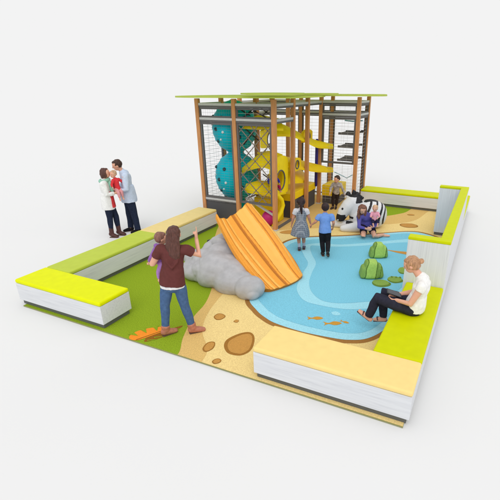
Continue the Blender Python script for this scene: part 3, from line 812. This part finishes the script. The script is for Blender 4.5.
jeans = fab('denim', (78, 106, 146), .15); djeans = fab('dark_denim', (38, 46, 66), .2)
momJ = dict(pelvis=(-.02, 0, .87), chest=(.035, .02, 1.30), neck=(.05, .03, 1.39), head=(.065, .06, 1.535), shL=(-.135, .01, 1.33), shR=(.215, .01, 1.33),
            elL=(-.27, .02, 1.12), wrL=(-.20, .22, 1.13), elR=(.37, .08, 1.22), wrR=(.335, .16, 1.43), hdR=(.0, .1, 1),
            hipL=(-.095, 0, .85), hipR=(.065, 0, .85), knL=(-.165, .0, .48), knR=(.10, .04, .47), anL=(-.20, -.02, .080), anR=(.185, .04, .080), toL=(-.08, .07, .025), toR=(.33, .10, .025))
def c_hem(bm, K):
    J = K['J']; tube(bm, [J['pelvis']+V((0, 0, -.085)), J['pelvis']+V((0, 0, -.035))], [(.176, .126)]*2, side=K['sd'], n=24, cap=False)
def c_momshirt(bm, K):
    top(bm, K, .045, .184, .134); K['arm'](bm, .016, .5); J = K['J']
    tube(bm, [J['neck']+V((-.09, -.05, -.03)), J['chest']+V((-.06, -.105, -.11)), J['chest']+V((0, -.122, -.19)), J['chest']+V((.06, -.105, -.11)), J['neck']+V((.09, -.05, -.03))], [.02, .028, .032, .028, .02])
def longhair(bm, K):
    h, s, hd = K['head'], K['s'], K['hf']
    tube(bm, [h-hd*s*.5+V((0, 0, s*.2)), h-hd*s*.85+V((0, 0, -s*1.0)), h-hd*s*1.15+V((.01, 0, -s*2.2)), h-hd*s*1.1+V((.02, 0, -s*3.3))], [(s*.8, s*.5), (s*.95, s*.45), (s*.85, s*.32), (s*.45, s*.18)], side=K['hr'], n=16)
mother = person((3.04, .40, 0), YAW, 'woman in maroon top and blue jeans, back turned, pointing and carrying a toddler', 1.67, momJ, (0, 1, 0), SKIN, [
    ('undershirt', fab('white', (236, 236, 238)), c_hem, 0), ('jeans', jeans, c_trousers, .012), ('shirt', fab('maroon', (104, 58, 56)), c_momshirt, .014), ('boot', mat('boot_tan', (188, 122, 98), rough=.7, var=.15), c_boots, .004)],
    (hairm('brown', (92, 58, 50)), longhair), pointR=True, hs=.198, curl=(.7, 2.0), palmR=(-1, 0, 0), palmL=(0, 0, 1), headface=(.1, 1, .0))
def sit_kid(x, y, z, f=(1, 0, 0)): pass
todJ = dict(pelvis=(0, 0, .34), chest=(.01, .01, .53), neck=(.02, .01, .57), head=(.035, .01, .665), shL=(-.06, .06, .54), shR=(-.03, -.07, .54), elL=(.06, .12, .46), wrL=(.13, .10, .48),
            elR=(-.10, -.10, .43), wrR=(-.155, -.06, .335), hipL=(.03, .06, .32), hipR=(.03, -.05, .32), knL=(.10, .10, .22), knR=(-.035, -.05, .19), anL=(.08, .10, .08), anR=(-.045, -.05, .06), toL=(.12, .1, .05), toR=(-.02, -.04, .0))
lil = fab('lilac', (176, 130, 196)); 
def c_todtop(bm, K): K['tors'](bm, .01, 0, 5); K['shoulders'](bm, .01); K['arm'](bm, .01, 1.7)
def c_todleg(bm, K): K['tors'](bm, .008, 0, 1); K['leg'](bm, .009, 1.75)
def bun0(bm, K): pass
mloc = Matrix.Translation((3.04, .40, 0)) @ Matrix.Rotation(YAW, 4, 'Z')
person(tuple(mloc @ V((-.185, .145, .775))), YAW, 'toddler in lilac clothes carried on the arm of the woman in maroon', .80, todJ, (1, .15, 0), SKIN, [('leggings', lil, c_todleg, .004), ('top', fab('purple', (150, 104, 176)), c_todtop, .006)],
       (hairm('light_brown', (140, 98, 84)), None), kid=True, headface=(.9, .5, -.1), headsize=.088)

# --- girl in plaid dress
def c_dress(bm, K):
    J, h = K['J'], K['h']; K['tors'](bm, .012, 2, 4)
    a = J['pelvis'].lerp(J['chest'], .45); zs = [a, a+V((0, 0, -.12)), a+V((-.01, 0, -.26)), a+V((-.02, 0, -.37))]
    tube(bm, zs, [(.10, .085), (.15, .13), (.195, .165), (.215, .18)], side=K['sd'], n=28, cap=False)
def c_blouse(bm, K): K['tors'](bm, .008, 3, 5); K['shoulders'](bm, .010); K['arm'](bm, .016, .5)
def c_socks(bm, K): 
    for S_ in K['which']: tube(bm, [K['J']['kn'+S_].lerp(K['J']['an'+S_], .35), K['J']['an'+S_]], [.04, .03])
def c_shoes(bm, K): K['foot'](bm, .006, K['which'])
def ponytail(bm, K):
    h, s, hf = K['head'], K['s'], K['hf']
    ell(bm, h-hf*s*.95+V((0, 0, s*.35)), (s*.35, s*.35, s*.35)); tube(bm, [h-hf*s*1.1+V((0, 0, s*.2)), h-hf*s*1.35+V((.0, 0, -s*.9)), h-hf*s*1.25+V((.01, 0, -s*2.0))], [s*.3, s*.32, s*.14])
girlJ = dict(pelvis=(-.03, 0, .60), chest=(-.03, .0, .88), neck=(-.03, .0, .95), head=(-.035, .02, 1.085), shL=(-.145, 0, .91), shR=(.085, 0, .91), elL=(-.20, .0, .74), wrL=(-.23, .03, .60), elR=(.14, .0, .75), wrR=(.18, .03, .61),
             hipL=(-.09, 0, .58), hipR=(.03, 0, .58), knL=(-.08, .02, .33), knR=(.03, .02, .33), anL=(-.06, .0, .07), anR=(.045, .07, .07), toL=(-.06, .12, .02), toR=(.055, .2, .02))
DK = hairm('dark', (50, 34, 36))
gs = fab('shoe_grey', (96, 92, 110))
person((3.31, 4.27, .018), YAW, 'girl in grey plaid dress with dark ponytail walking away over the blue pool', 1.22, girlJ, (0, 1, 0), SKIN2, [
    ('blouse', fab('pale', (214, 214, 220)), c_blouse, .004), ('dress', plaid('plaid_grey', (98, 108, 124), (176, 180, 186)), c_dress, .012), ('sock', fab('sock', (190, 190, 204)), c_socks, 0), ('shoe', gs, c_shoes, 0)],
    (DK, ponytail), kid=True, headsize=.105, group=None)
# --- boy in blue polo
boyJ = dict(pelvis=(.0, 0, .60), chest=(-.005, .02, .86), neck=(-.005, .03, .925), head=(-.005, .05, 1.05), shL=(-.13, .02, .88), shR=(.125, .02, .88), elL=(-.20, .0, .76), wrL=(-.27, .05, .69), elR=(.175, -.01, .74), wrR=(.175, .06, .63),
            hipL=(-.055, 0, .56), hipR=(.055, 0, .56), knL=(-.045, .06, .32), knR=(.075, .02, .33), anL=(-.02, .0, .07), anR=(.06, -.17, .15), toL=(-.035, .13, .02), toR=(.08, -.10, .04))
def c_polo(bm, K): top(bm, K, .07, .135, .108, .012, .010); K['arm'](bm, .016, .66)
person((3.87, 4.17, .018), YAW, 'boy in light blue shirt and black trousers walking away over the blue pool', 1.18, boyJ, (0, 1, 0), SKIN2, [
    ('trousers', fab('black', (34, 33, 38), .2), lambda bm, K: (K['tors'](bm, .008, 0, 1), K['leg'](bm, .016, 1.95)) and None, .008), ('shirt', fab('blue', (118, 158, 226)), c_polo, .010), ('shoe', fab('shoe_dark', (60, 56, 56)), c_shoes, 0)],
    (DK, None), kid=True, headsize=.098)

# --- kneeling woman with a baby
knJ = dict(pelvis=(.02, .22, .27), chest=(-.04, .12, .52), neck=(-.07, .10, .58), head=(-.165, .04, .70), shL=(.13, .10, .52), shR=(-.21, .10, .50), elL=(.19, -.0, .33), wrL=(.06, -.14, .32), elR=(-.22, -.02, .29), wrR=(-.08, -.16, .29),
           hipL=(.10, .20, .24), hipR=(-.07, .20, .24), knL=(.14, -.14, .09), knR=(-.13, -.16, .09), anL=(.40, .06, .06), anR=(-.10, .26, .06), toL=(.54, .04, .04), toR=(-.08, .40, .04))
def c_skirt(bm, K): K['tors'](bm, .014, 0, 1); K['leg'](bm, .022, .62)
def hair_side(bm, K):
    h, s = K['head'], K['s']
    for q, L in ((1, 2.3), (-1, 1.9)):
        b = h+K['hr']*q*s*.62
        tube(bm, [b+K['hu']*s*.5, b+V((0, 0, -s*.5))+K['hr']*q*s*.2, b+V((0, 0, -s*1.5))+K['hr']*q*s*.15, b+V((0, 0, -s*L))], [s*.38, s*.38, s*.34, s*.15])
    tube(bm, [h-K['hf']*s*.5, h-K['hf']*s*.7+V((0, 0, -s*1.6))], [s*.7, s*.5])
person((4.39, 5.74, .0), YAW, 'woman with long brown hair and violet top kneeling with a baby by the zebra', 1.58, knJ, (-.1, -1, 0), SKIN, [
    ('skirt', fab('black_skirt', (40, 34, 52)), c_skirt, .006), ('top', fab('violet', (98, 92, 170)), c_longtop, .012)],
    (hairm('auburn', (128, 86, 70)), hair_side), headface=(.25, -.85, -.45), headsize=.105, palmL=(-1, 0, .2), palmR=(1, 0, .2), wide=.92)
babyJ = dict(pelvis=(0, 0, .10), chest=(.0, -.0, .27), neck=(0, -.0, .30), head=(-.01, -.02, .385), shL=(.07, 0, .275), shR=(-.07, 0, .275), elL=(.10, -.05, .20), wrL=(.05, -.12, .18), elR=(-.10, -.05, .2), wrR=(-.08, -.12, .20),
             hipL=(.04, -.01, .09), hipR=(-.04, -.01, .09), knL=(.07, -.12, .08), knR=(-.06, -.12, .08), anL=(.04, -.16, .0), anR=(-.04, -.16, .0), toL=(.05, -.21, .0), toR=(-.04, -.21, .0))
kloc = Matrix.Translation((4.39, 5.74, 0)) @ Matrix.Rotation(YAW, 4, 'Z')
def c_babybottom(bm, K): K['tors'](bm, .008, 0, 2); K['leg'](bm, .01, 1.2)
person(tuple(kloc @ V((.12, -.07, .37))), YAW, 'baby in pink top and dark trousers on the lap of the kneeling woman', .62, babyJ, (-.2, -1, 0), SKIN, [
    ('trousers', fab('navy', (48, 44, 72)), c_babybottom, .003), ('top', fab('pink', (240, 168, 186)), lambda bm, K: (K['tors'](bm, .01, 1, 5), K['shoulders'](bm, .01), K['arm'](bm, .012, 1.2)) and None, .004)],
    (hairm('blond', (216, 176, 140)), None), kid=True, headsize=.078, headface=(-.4, -.9, -.1))

# --- child leaning over the zebra
lnJ = dict(pelvis=(.10, 0, .50), chest=(.10, -.08, .74), neck=(.10, -.11, .80), head=(.09, -.15, .91), shL=(-.01, -.10, .75), shR=(.22, -.08, .74), elL=(-.08, -.18, .64), wrL=(-.10, -.28, .55), elR=(.29, -.16, .58), wrR=(.35, -.28, .46),
           hipL=(.05, 0, .47), hipR=(.16, 0, .47), knL=(.02, .0, .27), knR=(.14, .02, .27), anL=(.03, 0, .06), anR=(.13, .04, .06), toL=(-.04, -.10, .02), toR=(.10, -.10, .02))
camo = mat('fabric_camo', (168, 160, 158), rough=.9, var=.45, scale=14, detail=2)
person((2.72, 7.86, .008), YAW, 'child in mottled grey jacket and dark trousers standing between tower and zebra head', 1.08, lnJ, (-.5, -.85, 0), SKIN, [
    ('trousers', fab('brown_dark', (52, 42, 40)), c_trousers, .006), ('jacket', camo, c_longtop, .012), ('shoe', fab('shoe_brown', (66, 56, 52)), c_shoes, 0)],
    (hairm('umber', (66, 50, 44)), None), kid=True, headsize=.098, headface=(-.9, -.5, -.15))

# --- couple with a child outside the floor
gz = -.022
def c_coat(bm, K): top(bm, K, .17, .20, .155, .018, .018); K['arm'](bm, .018, 1.85)
wmJ = dict(pelvis=(-.06, 0, .88), chest=(-.055, 0, 1.30), neck=(-.045, 0, 1.385), head=(.0, .0, 1.545), shL=(-.07, .17, 1.33), shR=(-.07, -.17, 1.33), elL=(.06, .20, 1.13), wrL=(.20, .06, 1.12), elR=(-.03, -.22, 1.09), wrR=(.15, -.14, 1.10),
           hipL=(-.04, .08, .86), hipR=(-.06, -.08, .86), knL=(.06, .06, .48), knR=(-.07, -.06, .48), anL=(.08, .05, .10), anR=(-.09, -.06, .10), toL=(.20, -.0, .025), toR=(.03, -.12, .025))
def c_scarf(bm, K):
    n = K['J']['neck']; pts = [n+V((.09*math.cos(a), .09*math.sin(a), -.005+.015*math.cos(a))) for a in [2*math.pi*k/14 for k in range(15)]]
    tube(bm, pts, [.045]*15); tube(bm, [n+V((.09, -.03, -.02)), n+V((.125, -.08, -.12)), n+V((.13, -.09, -.24))], [.045, .05, .04])
def c_tallboots(bm, K): K['foot'](bm, .010, K['which'], up=.62)
def bob(bm, K):
    h, s = K['head'], K['s']; ell(bm, h-K['hf']*s*.55-K['hu']*s*.25, (s*.78, s*.6, s*.85), K['HM']); 
    for q in (-1, 1): ell(bm, h+K['hr']*q*s*.66-K['hf']*s*.12-K['hu']*s*.15, (s*.24, s*.5, s*.75), K['HM'])
B1 = V((-1.26, 3.28, gz))
CY = YAW+.34
person(tuple(B1), CY, 'woman in white coat, mint scarf and brown boots holding the child in red', 1.68, wmJ, (1, 0, 0), SKIN, [
    ('jeans', djeans, c_trousers, .008), ('shirt', fab('red_shirt', (206, 62, 66)), lambda bm, K: tube(bm, [K['J']['pelvis']+V((.105, -.05, -.13)), K['J']['pelvis']+V((.085, -.05, .25))], [(.10, .07), (.09, .06)], side=K['sd'], n=20, cap=False), .006),
    ('coat', fab('white_coat', (240, 240, 238)), c_coat, .014), ('scarf', fab('mint', (150, 200, 178)), c_scarf, .01), ('boot', mat('boot_brown', (86, 54, 50), rough=.6, var=.2), c_tallboots, .01)],
    (hairm('chestnut', (92, 60, 52)), bob), palmL=(0, -1, .2), palmR=(0, 1, .2), headface=(1, -.15, .12))
B2 = V((-1.20, 3.66, gz))
mnJ = dict(pelvis=(.105, 0, .96), chest=(.10, 0, 1.42), neck=(.06, 0, 1.52), head=(-.04, -.01, 1.675), shL=(.10, -.20, 1.45), shR=(.10, .20, 1.45), elL=(.09, -.25, 1.14), wrL=(-.16, -.20, 1.10), elR=(.02, .25, 1.16), wrR=(-.2, .12, 1.14),
           hipL=(.12, -.072, .93), hipR=(.09, .072, .93), knL=(.17, -.085, .50), knR=(.06, .09, .50), anL=(.21, -.10, .08), anR=(.04, .10, .08), toL=(.05, -.13, .025), toR=(-.13, .08, .025))
def c_mshirt(bm, K):
    top(bm, K, .17, .212, .185, .018, .018); K['arm'](bm, .022, 1.55); J = K['J']
    tube(bm, [J['neck']+V((.03, 0, -.03)), J['neck']+V((.0, 0, .02))], [.085, .07])
person(tuple(B2), CY, 'man in pale blue shirt and dark jeans leaning in to kiss the child in red', 1.83, mnJ, (-1, 0, 0), SKIN, [
    ('jeans', djeans, lambda bm, K: (K['tors'](bm, .01, 0, 1), K['leg'](bm, .017, 1.97, flare=.012)) and None, .014), ('shirt', fab('pale_blue', (204, 218, 240)), c_mshirt, .018), ('shoe', fab('shoe_black', (34, 32, 34)), c_shoes, 0)],
    (hairm('dark_brown', (70, 46, 38)), None), palmL=(0, 1, .3), palmR=(0, -1, .3), headface=(-1, .0, -.35))
chJ = dict(pelvis=(0, 0, .28), chest=(-.01, 0, .47), neck=(-.01, 0, .515), head=(-.035, -.01, .615), shL=(.06, .05, .48), shR=(-.06, -.05, .48), elL=(.13, .05, .42), wrL=(.16, .0, .50), elR=(-.10, -.10, .39), wrR=(-.08, -.16, .33),
           hipL=(.05, .03, .26), hipR=(-.03, -.03, .26), knL=(.09, -.06, .20), knR=(.02, -.12, .19), anL=(.10, -.06, .06), anR=(.03, -.12, .05), toL=(.12, -.12, .03), toR=(.04, -.18, .02))
cl = Matrix.Translation(B1) @ Matrix.Rotation(CY, 4, 'Z')
person(tuple(cl @ V((.20, -.02, .90))), CY, 'small blond child in red top held between the couple', .75, chJ, (-.3, -1, 0), SKIN, [
    ('leggings', fab('rose', (226, 160, 164)), c_todleg, .004), ('top', fab('red', (226, 62, 70)), c_todtop, .006)], (hairm('fair', (206, 170, 138)), None), kid=True, headsize=.085, headface=(-.7, -.7, .05))

# --- seated reader (world axes: she faces -X)
seJ = dict(pelvis=(0, 0, .09), chest=(.065, 0, .47), neck=(.03, 0, .555), head=(-.115, -.0, .70), shL=(.075, -.15, .48), shR=(.06, .16, .47), elL=(-.04, -.20, .22), wrL=(-.24, -.10, .185), elR=(-.06, .19, .22), wrR=(-.26, .07, .19),
           hipL=(-.02, -.09, .08), hipR=(-.02, .09, .08), knL=(-.52, -.07, .145), knR=(-.47, .13, .15), anL=(-.62, -.03, -.21), anR=(-.44, .14, -.28), toL=(-.77, -.01, -.16), toR=(-.57, .15, -.34))
def c_tee(bm, K): top(bm, K, .03, .178, .142, .013, .012); K['arm'](bm, .015, .26)
def c_sandal(bm, K):
    for S_ in K['which']:
        a, t_ = K['J']['an'+S_], K['J']['to'+S_]; d = (t_-a).normalized()
        dn = V((-d.z, 0, d.x)); dn = -dn if dn.z > 0 else dn
        tube(bm, [a-d*.04+dn*.05, t_+d*.02+dn*.022], [(.04, .010), (.036, .010)], side=(0, 1, 0)); 
        tube(bm, [a.lerp(t_, .55)+V((0, -.045, 0)), a.lerp(t_, .62)-dn*.035, a.lerp(t_, .55)+V((0, .045, 0))], [.012]*3)
def bunhair(bm, K):
    h, s = K['head'], K['s']; ell(bm, h-K['hf']*s*1.28+K['hu']*s*.12, (s*.32, s*.34, s*.34)); ell(bm, h-K['hf']*s*.5-K['hu']*s*.2, (s*.7, s*.55, s*.6), K['HM'])
    for q in (-1, 1): ell(bm, h+K['hr']*q*s*.62-K['hf']*s*.02+K['hu']*s*.2, (s*.2, s*.6, s*.5), K['HM'])
SB = V((6.13, 1.72, H-.005))
person(tuple(SB), 0, 'woman in white top with hair bun sitting on lime bench reading a tablet', 1.66, seJ, (-1, 0, 0), SKIN, [
    ('trousers', fab('dark_trousers', (48, 48, 62), .15), lambda bm, K: (K['tors'](bm, .011, 0, 2), K['leg'](bm, .014, 1.94, flare=.006)) and None, .010), ('top', fab('white_top', (244, 243, 240)), c_tee, .012), ('sandal', fab('sandal', (92, 74, 80)), c_sandal, 0)],
    (hairm('light', (188, 142, 106)), bunhair), palmL=(0, .2, 1), palmR=(0, -.2, 1), headface=(-.9, .0, -.42), curl=(.9, .9))
tb = BX((-.105, -.075, -.005), (.105, .075, .005), .003, 2)
tb = obj('tablet', tb, mat('tablet_black', (32, 32, 36), rough=.3), None, False, loc=tuple(SB+V((-.30, .0, .235)))); tb.rotation_euler = (0, .28, .25)
tag(tb, 'dark tablet in the hands of the seated woman', 'tablet')
bm = BX((-.092, -.064, .0052), (.092, .064, .0062)); obj('screen', bm, mat('tablet_screen', (74, 76, 84), rough=.15), tb)

# --- child sitting in the porthole
phJ = dict(pelvis=(0, .0, .09), chest=(-.02, -.02, .32), neck=(-.02, -.03, .365), head=(-.02, -.05, .455), shL=(.08, -.02, .33), shR=(-.11, -.02, .33), elL=(.14, -.08, .24), wrL=(.12, -.16, .18), elR=(-.15, -.07, .22), wrR=(-.08, -.15, .16),
           hipL=(.05, -.01, .08), hipR=(-.05, -.01, .08), knL=(.12, -.16, .12), knR=(-.02, -.17, .12), anL=(.10, -.20, .0), anR=(-.02, -.22, .0), toL=(.13, -.26, .0), toR=(-.03, -.28, .0))
person((1.80, 5.80, .90), YAW+.5, 'small child in blue top sitting inside the yellow porthole panel of the tower', .80, phJ, (.2, -1, 0), SKIN, [
    ('trousers', fab('magenta', (176, 40, 92)), c_todleg, .004), ('top', fab('royal_blue', (52, 56, 168)), c_todtop, .006)], (hairm('black', (44, 36, 38)), None), kid=True, headsize=.088)
bm = BX((1.60, 5.50, .80), (1.94, 6.15, .895), .02, 2); bmesh.ops.transform(bm, matrix=OFF, verts=bm.verts); obj('deck', bm, yelw, tower)

# ------------------------------------------------------------------ camera, light
cam = bpy.data.cameras.new('camera'); co = bpy.data.objects.new('camera', cam); COL.objects.link(co)
q, y, r = .41205643, .44595930, -.00130111
fw = V((-math.sin(y)*math.cos(q), math.cos(y)*math.cos(q), -math.sin(q))); rt = V((math.cos(y), math.sin(y), 0)); up = rt.cross(fw)
rt, up = rt*math.cos(r)+up*math.sin(r), up*math.cos(r)-rt*math.sin(r)
co.matrix_world = Matrix(((rt.x, up.x, -fw.x, 6.700866), (rt.y, up.y, -fw.y, -3.589724), (rt.z, up.z, -fw.z, 3.332221), (0, 0, 0, 1)))
cam.sensor_width = 36; cam.lens = 411.3692/500*36
cam.shift_x = (250-287.18595)/500; cam.shift_y = (267.69501-250)/500
cam.clip_end = 1000; cam.clip_start = .05
S.camera = co
w = bpy.data.worlds.new('World'); S.world = w; w.use_nodes = True
BG = .8963
w.node_tree.nodes['Background'].inputs[0].default_value = (BG, BG, BG, 1); w.node_tree.nodes['Background'].inputs[1].default_value = 1
sun = bpy.data.lights.new('sun', 'SUN'); so = bpy.data.objects.new('sun', sun); COL.objects.link(so)
so.rotation_euler = (V((.35, -.75, 1.0))).to_track_quat('Z', 'Y').to_euler()
sz = V((.35, -.75, 1.0)).normalized().z
GA = .77
df.inputs[0].default_value = (GA, GA, GA, 1)
sun.energy = (BG/GA-BG)*math.pi/sz; sun.angle = math.radians(50); sun.color = (1, 1, 1)
S.view_settings.view_transform = 'Standard'; S.view_settings.look = 'None'; S.view_settings.exposure = 0; S.view_settings.gamma = 1
S.render.engine = 'CYCLES'
S.render.resolution_x = 1024; S.render.resolution_y = 1024
